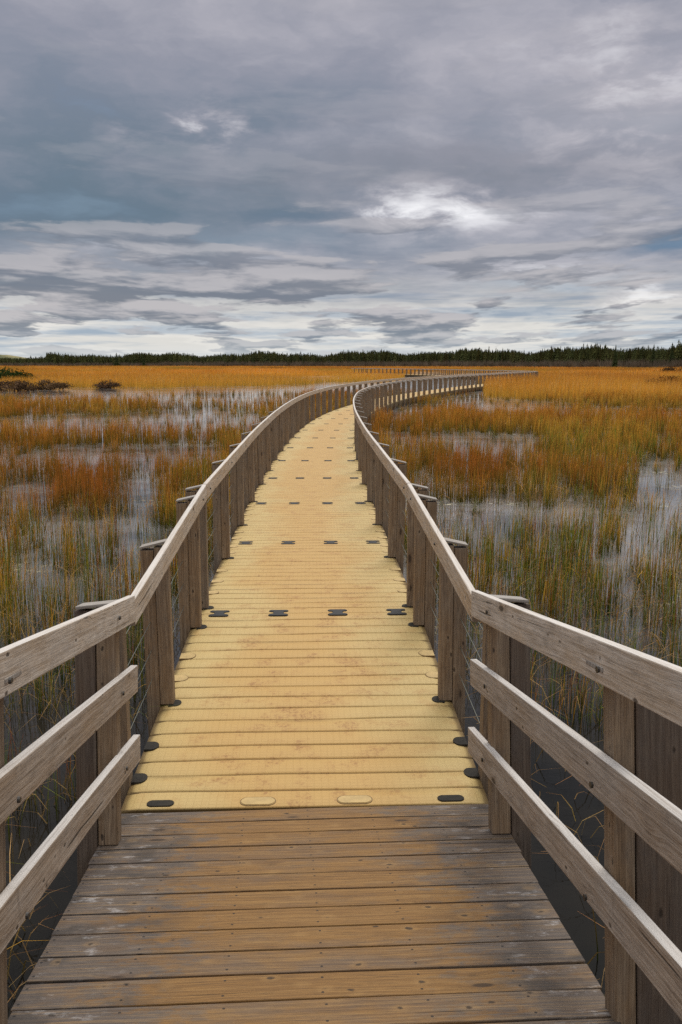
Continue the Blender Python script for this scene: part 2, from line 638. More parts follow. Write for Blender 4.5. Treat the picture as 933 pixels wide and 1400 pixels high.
N_ORD = ['first', 'second', 'third', 'fourth', 'fifth', 'sixth', 'seventh', 'eighth', 'ninth', 'tenth', 'eleventh', 'twelfth',
         'thirteenth', 'fourteenth', 'fifteenth', 'sixteenth', 'seventeenth', 'eighteenth', 'nineteenth', 'twentieth']
TENS = {2: 'twenty', 3: 'thirty', 4: 'forty', 5: 'fifty', 6: 'sixty', 7: 'seventy', 8: 'eighty', 9: 'ninety'}


def ordinal(n):
    if n <= 20: return N_ORD[n - 1]
    d, r = divmod(n, 10)
    if r == 0: return TENS[d][:-1] + 'ieth'
    return TENS[d] + '-' + N_ORD[r - 1]


POST_S = [.30, S1 - 1.80, S1 - .32]            # posts on the tilted first section
k = 0
while S1 + .20 + 2.032 * k < PLEN[-1] - 1:
    POST_S.append(S1 + .20 + 2.032 * k); k += 1

VAR = [section_mesh(SECL, 40 + i) for i in range(4)]
for me in VAR: me.materials.append(M_DOCK)
ME_SEC0 = section_mesh(S1, 77); ME_SEC0.materials.append(M_DOCK)


def place_section(idx, s0, s1, me):
    x0, y0, _, _ = path_at(s0); x1, y1, _, _ = path_at(s1)
    z0, z1 = deck_z(s0), deck_z(s1)
    d = Vector((x1 - x0, y1 - y0, z1 - z0))
    o = bpy.data.objects.new('dock_section', me)
    COL.objects.link(o)
    yv = d.normalized(); xv = Vector((yv.y, -yv.x, 0)).normalized(); zv = xv.cross(yv)
    M = Matrix((xv, yv, zv)).transposed().to_4x4(); M.translation = (x0, y0, z0)
    o.matrix_world = M
    return o


def child(name, me, parent, loc, rz=0.0, sx=1.0):
    c = bpy.data.objects.new(name, me)
    COL.objects.link(c)
    c.parent = parent
    c.location = loc
    c.rotation_euler = (0, 0, rz)
    c.scale = (sx, 1, 1)
    return c


sec_s = [0.012, S1]
while sec_s[-1] + SECL < PLEN[-1]:
    sec_s.append(sec_s[-1] + SECL)
NSEC = len(sec_s) - 1
for i in range(NSEC):
    me = ME_SEC0 if i == 0 else VAR[(i * 7 + i // 3) % 4]
    o = place_section(i, sec_s[i], sec_s[i + 1], me)
    n = i + 1
    if i == 0:
        lab = 'yellow plastic dock section dipping under the end of the wooden ramp'
    elif i < 18:
        lab = f'yellow ribbed dock section, {ordinal(n)} one counted from the wooden ramp'
    elif n < 45:
        lab = f'far yellow dock section curving right over the marsh, {ordinal(n)} from the wooden ramp'
    else:
        lab = f'distant dock section on the stretch bending back left, {ordinal(n)} from the wooden ramp'
    tag(o, lab, 'dock section', 'yellow sections of the floating boardwalk')
    if i == 0:
        for kx in (-.80625, .80625):
            child('pocket_slot', ME_SLOT, o, (kx, .052, 0))
        for kx in (-.26875, .26875):
            rim = child('pocket_plug', ME_PLUG, o, (kx, .058, 0)); child('plug_gap', ME_PLUGRIM, rim, (0, 0, 0))
    if 0 < i < 16:
        for kx in (-.80625, -.26875, .26875, .80625):
            child('coupler', ME_COUPLER, o, (kx, 0, 0))
    if i < 8:
        L = S1 if i == 0 else SECL
        used = [s - sec_s[i] for s in POST_S[1:] if sec_s[i] <= s <= sec_s[i + 1]]
        spots = [.30, .72, 1.16, 1.62, 2.05, 2.50, 2.85] if i else [.32, .70, 1.72, 2.14]
        for sd in (-1, 1):
            for p in used:
                child('edge_pocket', ME_EDGEHOLE, o, (sd * (HALF - .055), p - .01, 0), 0, sd)
            for p in spots:
                if min([abs(p - q) for q in used] + [9]) < .22: continue
                if i == 0 and p < .9:
                    child('edge_pocket', ME_EDGEHOLE, o, (sd * (HALF - .004), p, 0), 0, sd)
                else:
                    rim = child('pocket_lid', ME_TAB, o, (sd * (HALF - .006), p, 0), 0, sd)
                    child('lid_gap', ME_TABRIM, rim, (0, 0, 0))

# ------------------------------------------------------------------ dock railing
RAIL_TOP = 1.19
RAIL_H = .14
RAIL_T = .038


def post_mesh(seed, lean=0):
    """local: x = along the dock, y = outward from the edge, z up from dock top"""
    random.seed(seed)
    b = Boards()
    t = .088
    top_in, top_out = RAIL_TOP - .055, RAIL_TOP - .105
    def slope(y0):
        def w(co):       # boards are built along local x = up; keep slope at the upper end
            return co
        return w
    # inner half stands on the dock
    h = top_in - .004
    M = frame(Vector((0, -.046, .004)), Vector((0, 0, 1)), Vector((1, 0, 0)))
    M = M @ Matrix.Translation((0, 0, -t / 2))
    b.board(M, h - .02, .090, t, .005, u0=seed)
    # outer half runs down the side of the dock
    M = frame(Vector((0, .0465, -.36)), Vector((0, 0, 1)), Vector((1, 0, 0)))
    M = M @ Matrix.Translation((0, 0, -t / 2 - .002))
    b.board(M, .36 + h - .035, .090, t + .004, .005, u0=seed + 3)
    return b.build('post')


def cap_mesh():
    b = Boards()
    tilt = math.radians(13)
    M = frame(Vector((0, -.09, RAIL_TOP - .044)), Vector((0, math.cos(tilt), -math.sin(tilt))), Vector((0, math.sin(tilt), math.cos(tilt))))
    b.board(M, .185, .100, .015, .003)
    return b.build('post_cap')


POSTS = [post_mesh(s) for s in range(6)]
for me in POSTS: me.materials.append(M_POST)
ME_CAP = cap_mesh(); ME_CAP.materials.append(M_CAP)


def bolt_mesh():
    bm = bmesh.new()
    bmesh.ops.create_cone(bm, cap_ends=True, segments=10, radius1=.011, radius2=.009, depth=.008)
    me = bpy.data.meshes.new('bolt'); bm.to_mesh(me); bm.free()
    me.materials.append(M_BOLT)
    return me


ME_BOLT = bolt_mesh()


def strip_rail(ss, side, out0, T, up1, H, u0):
    """a board bent along the dock edge: list of arc lengths; sits out0-T..out0, top at up1"""
    b = bmesh.new()
    uvl = b.loops.layers.uv.new('UVMap'); rl = b.verts.layers.float.new('rnd')
    ch = .004
    sect = [(out0, up1 - H + ch), (out0, up1 - ch), (out0 - ch, up1), (out0 - T + ch, up1), (out0 - T, up1 - ch), (out0 - T, up1 - H + ch),
            (out0 - T + ch, up1 - H), (out0 - ch, up1 - H)]
    r = random.random()
    rings = []
    for s in ss:
        ring = []
        for o, u in sect:
            v = b.verts.new(rail_pt(s, side, o, u)); v[rl] = r
            ring.append(v)
        rings.append(ring)
    vv = [1.3, 1.3 + H, 0.0, T, 2.2 + H, 2.2, 3.0, 3.0 + T]
    n = len(sect)
    va = [1.3, 0.0, 0.0, 2.2, 2.2, 3.0, 3.0, 1.3]
    for i in range(len(ss) - 1):
        for k in range(n):
            k2 = (k + 1) % n
            f = b.faces.new([rings[i][k], rings[i][k2], rings[i + 1][k2], rings[i + 1][k]])
            w = math.hypot(sect[k][0] - sect[k2][0], sect[k][1] - sect[k2][1])
            uvs = [(ss[i] + u0, va[k]), (ss[i] + u0, va[k] + w), (ss[i + 1] + u0, va[k] + w), (ss[i + 1] + u0, va[k])]
            for lp, q in zip(f.loops, uvs): lp[uvl].uv = q
    b.faces.new(rings[0]); b.faces.new(rings[-1][::-1])
    bmesh.ops.recalc_face_normals(b, faces=b.faces)
    me = bpy.data.meshes.new('top_rail'); b.to_mesh(me); b.free()
    return me


def cable_mesh(ss, side, up, r=.0024):
    pts = [rail_pt(s, side, .045, up) for s in ss]
    bm = bmesh.new()
    rings = []
    for i, p in enumerate(pts):
        d = (pts[min(i + 1, len(pts) - 1)] - pts[max(i - 1, 0)]).normalized()
        a = d.cross(Vector((0, 0, 1))).normalized(); c = a.cross(d)
        rings.append([bm.verts.new(p + (a * math.cos(t) + c * math.sin(t)) * r) for t in np.linspace(0, 2 * math.pi, 6)[:-1]])
    for i in range(len(pts) - 1):
        for k in range(5):
            bm.faces.new([rings[i][k], rings[i][(k + 1) % 5], rings[i + 1][(k + 1) % 5], rings[i + 1][k]])
    bm.normal_update()
    me = bpy.data.meshes.new('cable'); bm.to_mesh(me); bm.free()
    for p in me.polygons: p.use_smooth = True
    me.materials.append(M_CABLE)
    return me


# panels: first one on the tilted section, then one per two sections (three posts each)
panels = [(-.02, S1 - .012, POST_S[:3])]
k = 0
while True:
    a = S1 + .012 + 6.096 * k
    bnd = S1 - .012 + 6.096 * (k + 1)
    if bnd > PLEN[-1] - .5: break
    panels.append((a, bnd, [p for p in POST_S[3:] if a <= p <= bnd]))
    k += 1

pc = 0
for i, (a, bnd, ps) in enumerate(panels):
    for side in (-1, 1):
        x, y, tx, ty = path_at((a + bnd) / 2)
        root = empty('dock_railing', rail_pt((a + bnd) / 2, side, 0, 0), math.atan2(ty, tx))
        sd = 'left' if side < 0 else 'right'
        n = i + 1
        if i == 0:
            lab = f'short weathered wooden railing on the {sd} edge of the dipping dock section'
        elif i < 9:
            lab = f'weathered wooden railing on the {sd} dock edge, {ordinal(n)} span from the ramp'
        elif i < 22:
            lab = f'far wooden railing along the {sd} edge of the right-curving dock, {ordinal(n)} span from the ramp'
        else:
            lab = f'distant wooden railing, {sd} edge of the stretch bending back, {ordinal(n)} span from the ramp'
        tag(root, lab, 'railing', 'wooden railing spans along the floating boardwalk')
        Mi = root.matrix_basis.inverted()

        def put(name, me):
            o = link(name, me, None, root)
            o.matrix_parent_inverse = Mi
            return o
        nseg = 8 if i < 12 else 4
        ss = list(np.linspace(a, bnd, nseg + 1))
        me = strip_rail(ss, side, -.0925, RAIL_T, RAIL_TOP, RAIL_H, i * 1.7 + side)
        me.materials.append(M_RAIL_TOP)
        put('top_rail', me)
        for p in ps:
            x, y, tx, ty = path_at(p)
            base = rail_pt(p, side, .088 if p < .5 else 0, 0)
            yv = Vector((ty * side, -tx * side, 0)); xv = Vector((tx, ty, 0)) 
            if side > 0: xv = -xv      # keep the frame right-handed
            zv = xv.cross(yv)
            M = Matrix((xv, yv, zv)).transposed().to_4x4(); M.translation = base
            # the tall posts splay a touch, each by its own amount
            M = M @ Matrix.Rotation(math.radians(random.uniform(-.5, .9)) * -1, 4, 'X') @ Matrix.Rotation(math.radians(random.uniform(-.6, .6)), 4, 'Y')
            o = put('post', POSTS[pc % 6]); o.matrix_basis = M
            pc += 1
            if p < .5:
                o.location.z -= .16; continue
            c = bpy.data.objects.new('post_cap', ME_CAP); COL.objects.link(c); c.parent = o
            if i < 5:
                for up in (RAIL_TOP - .05,):
                    bl = bpy.data.objects.new('bolt', ME_BOLT); COL.objects.link(bl); bl.parent = o
                    bl.location = (0.01, -.0945 - RAIL_T, up - .02); bl.rotation_euler = (math.radians(90), 0, 0)
        if i < 10:
            for up in (.20, .40, .60, .80):
                put('cable', cable_mesh(list(np.linspace(a + .05, bnd - .05, 7)), side, up))

# ------------------------------------------------------------------ wooden ramp
RX, RY = path_at(0)[:2]
RAMP_END = Vector((RX, RY - .004, ROW0_Z + .004))
RAMP_PITCH = math.radians(9.4)
hx = ray(408, 660); HEAD = math.atan2(hx.x, hx.y)          # heading of the ramp
fw = Vector((math.sin(HEAD) * math.cos(RAMP_PITCH), math.cos(HEAD) * math.cos(RAMP_PITCH), -math.sin(RAMP_PITCH)))
rt = Vector((math.cos(HEAD), -math.sin(HEAD), 0))
upv = rt.cross(fw)
RW = 2.04


def ramp_pt(d, side_m, up):
    """d metres back from the end (towards the camera), side_m to the right, up = normal to the deck"""
    return RAMP_END - fw * d + rt * side_m + upv * up


ramp = empty('wooden_ramp', ramp_pt(2.5, 0, -.2), 0)
tag(ramp, 'sloping ramp of weathered brown boards leading down onto the yellow dock', 'ramp')
RI = ramp.matrix_basis.inverted()
b = Boards()
random.seed(5)
NPL = 42
PITCHB = .1612
for kk in range(NPL):
    d0 = .008 + kk * PITCHB
    sag = random.uniform(-.0015, .0015)
    ext = random.uniform(-.004, .006)
    hwid = 1.0275 - .021 * d0 + ext
    M = frame(ramp_pt(d0 + PITCHB / 2, -hwid, -.038 + sag), rt, upv)
    ph = random.uniform(0, 6); am = random.uniform(.0004, .0014)
    b.board(M, hwid * 2, PITCHB - .0095 + random.uniform(-.003, .002), .038, .0035, divs=8, u0=0,
            warp=lambda co, ph=ph, am=am: Vector((co.x, co.y + am * math.sin(co.x * 2.2 + ph), co.z + am * math.sin(co.x * 3.7 + ph * 2))))
o = link('deck_boards', b.build('deck_boards'), M_WALK, ramp); o.matrix_parent_inverse = RI
for sgn in (-.93, 0, .93):
    b = Boards()
    M = frame(ramp_pt(NPL * PITCHB, sgn, -.255), fw, upv)
    b.board(M, NPL * PITCHB - .03, .06, .212, .004)
    o = link('stringer', b.build('stringer'), M_BEAM, ramp); o.matrix_parent_inverse = RI

RAIL_PITCH = math.radians(10.2)
RAIL_UPS = (1.215, .835, .445)
# rails fall a little more steeply than the deck
fr = Vector((math.sin(HEAD) * math.cos(RAIL_PITCH), math.cos(HEAD) * math.cos(RAIL_PITCH), -math.sin(RAIL_PITCH)))
upr = rt.cross(fr)
POST_D = (.36, 1.88, 3.40, 4.9)
for side in (-1, 1):
    sd = 'left' if side < 0 else 'right'
    root = empty('ramp_railing', ramp_pt(1.0, side * RW / 2, 0), 0)
    tag(root, f'heavy three-board wooden railing along the {sd} side of the ramp', 'railing', 'three-board railings of the ramp')
    Ri = root.matrix_basis.inverted()

    def put(name, me, mat):
        o = link(name, me, mat, root); o.matrix_parent_inverse = Ri
        return o
    inner = RW / 2 - .095       # inner face of the posts
    for j, up in enumerate(RAIL_UPS):
        b = Boards()
        random.seed(60 + j + side)
        org = ramp_pt(0, side * (inner - .021), 0) + Vector((0, 0, up)) + fr * (.03 - .006 * j)
        spread = rt * side * .021
        L = 6.2
        # local x runs back toward the camera, local y is the board's width (down), z its thickness (to the path)
        M = frame(org - upr * .07 + rt * side * .019, -fr + spread, -rt * side)
        b.board(M, L, .14, .038, .0045, divs=12, u0=j * 2.3,
                warp=lambda co, q=random.uniform(0, 6): Vector((co.x, co.y + .002 * math.sin(co.x * 1.9 + q), co.z + .002 * math.sin(co.x * 1.3 + q))))
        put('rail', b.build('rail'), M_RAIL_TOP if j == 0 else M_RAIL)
    for dd in POST_D:
        rise = dd * (math.tan(RAIL_PITCH) - math.tan(RAMP_PITCH))
        H = RAIL_UPS[0] + rise - (.045 if dd < 1 else .12)
        b = Boards()
        random.seed(int(dd * 100) + side)
        M = frame(ramp_pt(dd, side * (RW / 2 - .048), .003 if dd < 1 else -.7), upv, -fw)
        if dd > 1: M = frame(ramp_pt(dd, side * (RW / 2 + .051), -.75), upv, -fw)
        off = 0 if dd < 1 else 1
        W = .094 if dd < 1 else .070
        if dd > 1: M = frame(ramp_pt(dd, side * (inner + .021 * dd + W / 2 + .003), -.95), upv, -fw)
        b.board(M, (H if dd < 1 else H + .95), W, .09, .005, u0=2)
        W2 = .10 if dd < 1 else .155
        x0 = RW / 2 + .004 if dd < 1 else inner + .021 * dd + .008 + W
        p = put('post', b.build('post'), M_POST)
        b = Boards()
        M = frame(ramp_pt(dd + .012, side * (x0 + W2 / 2), -.95), upv, -fw)
        b.board(M, H + .95 - .02, W2, .075, .005, u0=5)
        bk = link('backing_plank', b.build('backing_plank'), M_PLANK, p)
        b = Boards()
        tl = math.radians(5)
        M = frame(ramp_pt(dd + .045, side * (RW / 2 - .10), H + .004), rt * side * math.cos(tl) - upv * math.sin(tl), upv)
        b.board(M, .28 if dd > 1 else .19, .15, .016, .003)
        me = b.build('post_cap'); me.materials.append(M_CAP)
        c = link('post_cap', me, None, p)
        for j, up in enumerate(RAIL_UPS):
            bl = link('bolt', ME_BOLT, None, root)
            bl.matrix_parent_inverse = Ri
            pos = ramp_pt(dd, side * (inner - .043), 0)
            zz = up + rise - .075 + .0
            bl.location = pos + Vector((0, 0, zz)); bl.rotation_euler = (0, math.radians(90), -HEAD)

# ------------------------------------------------------------------ ground, water, dunes
def polar_sheet(name, zfun, r0=1.0, r1=7000, nr=150, na=180):
    rr = np.geomspace(r0, r1, nr)
    aa = np.linspace(0, 2 * math.pi, na, endpoint=False)
    R, A = np.meshgrid(rr, aa, indexing='ij')
    X, Y = R * np.sin(A), R * np.cos(A)
    Z = zfun(X, Y)
    v = np.stack([X, Y, Z], -1).reshape(-1, 3)
    idx = np.arange(nr * na).reshape(nr, na)
    j = np.roll(idx, -1, 1)
    q = np.stack([idx[:-1], idx[1:], j[1:], j[:-1]], -1).reshape(-1, 4)
    v = np.concatenate([v, [[0, 0, float(zfun(np.zeros(1), np.zeros(1))[0])]]])
    c = len(v) - 1
    tri = np.stack([np.full(na, c), idx[0], j[0]], -1)
    loops = np.concatenate([q.ravel(), tri.ravel()])
    nf = np.concatenate([np.full(len(q), 4), np.full(na, 3)])
    return mesh_np(name, v, nf, loops, smooth=True)


def vnoise(x, y, seed=0, oct=4):
    """smooth value noise, arrays"""
    out = np.zeros_like(x, float); amp = 1; tot = 0
    for o_ in range(oct):
        xi = np.floor(x).astype(np.int64); yi = np.floor(y).astype(np.int64)
        fx = x - xi; fy = y - yi
        fx = fx * fx * (3 - 2 * fx); fy = fy * fy * (3 - 2 * fy)

        def h(a, b_):
            n = (a * 374761393 + b_ * 668265263 + (seed + o_) * 1442695041) & 0x7fffffff
            n = ((n ^ (n >> 13)) * 1274126177) & 0x7fffffff
            n = n ^ (n >> 16)
            return (n & 0xffff) / 65535.0
        v = (h(xi, yi) * (1 - fx) + h(xi + 1, yi) * fx) * (1 - fy) + (h(xi, yi + 1) * (1 - fx) + h(xi + 1, yi + 1) * fx) * fy
        out += v * amp; tot += amp
        amp *= .5; x = x * 2.03 + 17.1; y = y * 2.03 + 5.3
    return out / tot


def land(x, y):
    """ground height: marsh bed under the water, low land beyond the open marsh"""
    r = np.hypot(x, y)
    az = np.degrees(np.arctan2(x, y))
    shore = np.interp(az, [-180, -60, -24, 0, 6, 12, 24, 60, 180], [120, 120, 112, 150, 200, 175, 130, 140, 140])
    n = vnoise(x * .03 + 3, y * .03, 5) - .5
    t = np.clip((r - shore - n * 30) / 25, 0, 1)
    back = np.clip((-y + 2) / 12, 0, 1)
    t = np.maximum(t, back)
    return -.45 + t * .55 + np.clip((r - 400) / 600, 0, 1) * .25


g = link('ground', polar_sheet('ground', land), ground_material()); tag(g, kind='structure')
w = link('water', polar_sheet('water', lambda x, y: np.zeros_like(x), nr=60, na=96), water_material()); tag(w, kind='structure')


def dunes(x, y):
    return 0


def hill_mesh():
    nx, ny = 160, 24
    X, Y = np.meshgrid(np.linspace(-760, -240, nx), np.linspace(880, 1080, ny))
    e = np.minimum(1, np.minimum((Y - 880) / 60, (1080 - Y) / 60))
    ex = np.clip((-260 - X) / 120, 0, 1)
    Z = (3 + 13 * vnoise(X * .02, Y * .015, 9, 4)) * np.clip(e, 0, 1) * ex - .6
    v = np.stack([X, Y, Z], -1).reshape(-1, 3)
    idx = np.arange(nx * ny).reshape(ny, nx)
    q = np.stack([idx[:-1, :-1], idx[:-1, 1:], idx[1:, 1:], idx[1:, :-1]], -1)
    return mesh_np('hills', v, 4, q.ravel(), smooth=True)


hl = link('hills', hill_mesh(), dune_material()); tag(hl, kind='structure')


# ------------------------------------------------------------------ rushes and reeds
def blades(bx, by, bz, h, wdt, lean, laz, cb, ct, nseg, kink=None):
    """ribbons: arrays of one entry per blade; cb / ct (n,3) base and tip colours"""
    n = len(bx)
    T = np.linspace(0, 1, nseg + 1)
    face = RNG.uniform(0, math.pi, n)
    wx, wy = np.cos(face), np.sin(face)
    V = np.empty((n, nseg + 1, 2, 3), np.float32)
    C = np.empty((n, nseg + 1, 2, 3), np.float32)
    lx, ly = np.cos(laz), np.sin(laz)
    for k, t in enumerate(T):
        horiz = lean * h * t ** 1.8
        up = h * t * np.sqrt(np.maximum(1 - (lean * t) ** 2 * .6, .02))
        if kink is not None:
            over = np.clip(t - kink, 0, 1)
            horiz = horiz + h * over * .8
            up = up - h * over * 1.25
        cx = bx + lx * horiz; cy = by + ly * horiz
        hw = wdt * .5 * (1 - .85 * t ** 1.5)
        for s_, sg in ((0, -1), (1, 1)):
            V[:, k, s_, 0] = cx + sg * wx * hw
            V[:, k, s_, 1] = cy + sg * wy * hw
            V[:, k, s_, 2] = bz + up
            C[:, k, s_] = cb + (ct - cb) * min(1, max(0, (t - .22) * 1.4))
    base = (np.arange(n) * (nseg + 1) * 2)[:, None]
    k = np.arange(nseg) * 2
    q = np.stack([base + k, base + k + 1, base + k + 3, base + k + 2], -1).reshape(-1)
    return V.reshape(-1, 3), q, C.reshape(-1, 3)


class Grass:
    def __init__(self): self.v, self.q, self.c, self.n = [], [], [], 0

    def add(self, *a, **k):
        V, q, C = blades(*a, **k)
        self.v.append(V); self.q.append(q + self.n); self.c.append(C); self.n += len(V)

    def build(self, name):
        return mesh_np(name, np.concatenate(self.v), 4, np.concatenate(self.q), np.concatenate(self.c))


PX = PATH[::4, 0]; PY = PATH[::4, 1]


def clear_of_dock(x, y, gap):
    """True where a point keeps at least gap from the dock axis"""
    ok = np.ones(len(x), bool)
    for a in range(0, len(x), 20000):
        xs, ys = x[a:a + 20000], y[a:a + 20000]
        d = np.min((xs[:, None] - PX[None]) ** 2 + (ys[:, None] - PY[None]) ** 2, 1)
        ok[a:a + 20000] = d > gap * gap
    ramp_x = RX + (y - RY) * math.tan(HEAD)
    ok &= ~((y < RY + 1) & (np.abs(x - ramp_x) < gap))
    return ok


# open water in the marsh: (px, py, half width, half height) of each pool as seen in the photo, on the water plane
POOLS = [
    (130, 583, 190, 13, 1.6), (270, 572, 60, 14, 1.6), (60, 543, 120, 6, 1.0), (230, 545, 160, 6, .9), (335, 548, 90, 6, .8),
    (160, 624, 120, 15, 1.4), (260, 627, 50, 16, 1.3), (195, 680, 24, 44, 1.2), (50, 676, 40, 16, 1.0), (110, 725, 110, 18, .55),
    (190, 770, 50, 34, .5), (90, 800, 80, 20, .5), (30, 900, 90, 60, .3), (150, 890, 50, 60, .35), (60, 1100, 160, 140, .8), (330, 560, 60, 10, .4),
    (665, 609, 70, 14, 1.5), (690, 552, 90, 12, 1.1), (560, 565, 40, 10, .9), (800, 562, 150, 5, .5), (640, 545, 30, 9, .8),
    (905, 664, 40, 30, 1.0), (800, 700, 50, 20, .2), (690, 705, 40, 16, .1), (720, 770, 50, 18, .25), (640, 660, 20, 12, .4),
    (860, 770, 60, 22, .45), (690, 880, 50, 50, .3), (760, 930, 90, 40, .4), (800, 1150, 200, 160, .8), (545, 600, 22, 30, .6), (590, 690, 30, 30, .4),
    (690, 980, 60, 80, .5), (880, 735, 40, 20, .6),
]
STANDS = [  # thick stands
    (640, 655, 80, 20, .9), (110, 603, 170, 6, .8), (160, 660, 30, 18, .6), (300, 605, 60, 8, .7), (330, 650, 70, 30, .6), (250, 690, 40, 22, .6), (100, 680, 40, 16, .6),
    (740, 585, 260, 8, 1.), (850, 610, 90, 16, .8), (600, 580, 40, 8, .8), (830, 740, 40, 16, .5), (868, 838, 22, 16, .9), (20, 860, 26, 26, .6),
    (20, 720, 30, 20, .5), (760, 660, 80, 14, .6), (110, 850, 50, 16, .4), (660, 800, 24, 20, .5), (760, 840, 40, 14, .4), (100, 556, 140, 5, .7), (300, 560, 60, 5, .6),
]


def density(x, y):
    px, py = project(x, y)
    r = np.hypot(x, y)
    n1 = vnoise(x * .33 + 7, y * .22 + 3, 21, 4)
    n2 = vnoise(x * 1.3, y * 1.1, 31, 3)
    n3 = vnoise(x * 2.6, y * 2.6, 41, 2)
    d = .80 + (n1 - .5) * 1.5 + (n2 - .5) * 1.7 + (n3 - .5) * 1.6
    for a, b_, wa, hb, s_ in POOLS:
        q = ((px - a) / wa) ** 2 + ((py - b_) / hb) ** 2
        d = d - s_ * np.exp(-q * q * .7)
    for a, b_, wa, hb, s_ in STANDS:
        q = ((px - a) / wa) ** 2 + ((py - b_) / hb) ** 2
        d = d + s_ * np.exp(-q * .9)
    near_dock = np.clip((r - 5) / 3, 0, 1)
    return np.clip(np.maximum(d, .13 * near_dock), 0, 1)


def lerp3(a, b_, t): return np.asarray(a)[None] * (1 - t[:, None]) + np.asarray(b_)[None] * t[:, None]


GOLD = (.86, .44, .060); ORANGE = (.74, .25, .034); STRAW = (.72, .46, .21); GREEN = (.15, .255, .036); DKGREEN = (.030, .066, .012); RUST = (.33, .085, .022); OLIVE = (.27, .215, .036)


def wedge(n, r0, r1, half=27.0):
    r = np.sqrt(RNG.uniform(r0 * r0, r1 * r1, n)); a = np.radians(RNG.uniform(-half, half, n))
    return r * np.sin(a), r * np.cos(a)


def colours(x, y, warm, tuft=None):
    n = len(x)
    p = vnoise(x * .12 + 11, y * .10, 77, 3)
    q = RNG.uniform(0, 1, n)
    tip = lerp3(GOLD, ORANGE, np.clip((p - .3) * 2 + (q - .5) * .9, 0, 1))
    k = RNG.uniform(0, 1, n)
    if tuft is not None:
        k = np.where(RNG.uniform(0, 1, n) < .62, tuft, k); q = .5 * q + .5 * np.mod(tuft * 7.3, 1)
    gk = np.clip(.64 - warm * .56, .05, .62)
    sel = k < gk; tip[sel] = lerp3(GREEN, OLIVE, RNG.uniform(0, .8, n))[sel]
    sel = k > .92; tip[sel] = lerp3(STRAW, GOLD, RNG.uniform(0, 1, n))[sel]
    sel = (k > .66) & (k < .86); tip[sel] = np.array(RUST)
    base = lerp3(DKGREEN, OLIVE, np.clip(RNG.uniform(-.2, .8, n) + warm * .5, 0, 1))
    br = RNG.uniform(.7, 1.25, n)[:, None]
    px, py = project(x, y)
    rst = np.exp(-((px - 640) / 85) ** 2 - ((py - 655) / 30) ** 2) + .8 * np.exp(-((px - 160) / 120) ** 2 - ((py - 690) / 22) ** 2)
    rp = np.clip(np.clip((p - .52) * 6, 0, 1) + 1.6 * rst, 0, 1.4)[:, None] * np.clip(1.6 - warm, 0, 1)[:, None] * .6
    tip = tip * (1 - rp) + np.array((.48, .135, .028))[None] * rp
    return base * br * .62, np.minimum(tip * br * 1.1, .95)  # green bases darkened further, shade inside the tufts put into the colour


def rush_field(G, r0, r1, dens, hh, wd, nseg, half=27, tuft=5, warm0=.2, thin=1.0):
    area = math.radians(2 * half) * (r1 * r1 - r0 * r0) / 2
    nc = int(area * dens / tuft)
    x, y = wedge(nc, r0, r1, half)
    d = density(x, y)
    keep = RNG.uniform(0, 1, nc) < d ** 1.3
    x, y, d = x[keep], y[keep], d[keep]
    # tufts of stems
    rep = np.maximum(1, (tuft * RNG.lognormal(-.25, .7, len(x)))).astype(int)
    X = np.repeat(x, rep); Y = np.repeat(y, rep); D = np.repeat(d, rep)
    n = len(X)
    sg = RNG.uniform(.025, .085, len(x)) * np.sqrt(rep / 8.0); SG = np.repeat(sg, rep); TH = np.repeat(RNG.uniform(.6, 1.2, len(x)), rep)
    TU = np.repeat(RNG.uniform(0, 1, len(x)), rep)
    X = X + RNG.normal(0, 1, n) * SG; Y = Y + RNG.normal(0, 1, n) * SG
    ok = clear_of_dock(X, Y, 1.28)
    X, Y, D, TU, TH = X[ok], Y[ok], D[ok], TU[ok], TH[ok]; n = len(X)
    big = vnoise(X * .25 + 40, Y * .25, 55, 3)
    h = hh * TH * RNG.uniform(.65, 1.15, n) * (.75 + .6 * big) * (.7 + .4 * D)
    r = np.hypot(X, Y)
    warm = np.clip(warm0 + (r - 8) / 45 + (big - .5) * .9, 0, 1)
    cb, ct = colours(X, Y, warm, TU)
    lean = np.abs(RNG.normal(0, .10, n)); lean[RNG.uniform(0, 1, n) < .09] *= 4.5
    laz = RNG.normal(.3, 1.5, n)
    kink = np.where(RNG.uniform(0, 1, n) < .08, RNG.uniform(.35, .8, n), 2.0)
    w_ = wd * RNG.uniform(.6, 1.3, n) * thin
    G.add(X, Y, np.full(n, -.05), h + .05, w_, lean, laz, cb, ct, nseg, kink=kink)
    return n


G = Grass()
cnt = []
cnt.append(rush_field(G, 3.2, 9, 330, .50, .0062, 4, half=40, tuft=12, warm0=.12))
cnt.append(rush_field(G, 9, 16, 330, .52, .0078, 4, tuft=13, warm0=.2))
cnt.append(rush_field(G, 16, 28, 240, .54, .0105, 3, tuft=13, warm0=.25))
cnt.append(rush_field(G, 28, 48, 140, .58, .014, 2, tuft=11, warm0=.3))
cnt.append(rush_field(G, 48, 75, 60, .62, .020, 2, tuft=5, warm0=.45))
print('rush stems', cnt, sum(cnt))
o = link('rushes', G.build('rushes'), M_GRASS)
tag(o, 'green and orange rushes standing in tufts in the shallow water', 'rushes', kind='stuff')

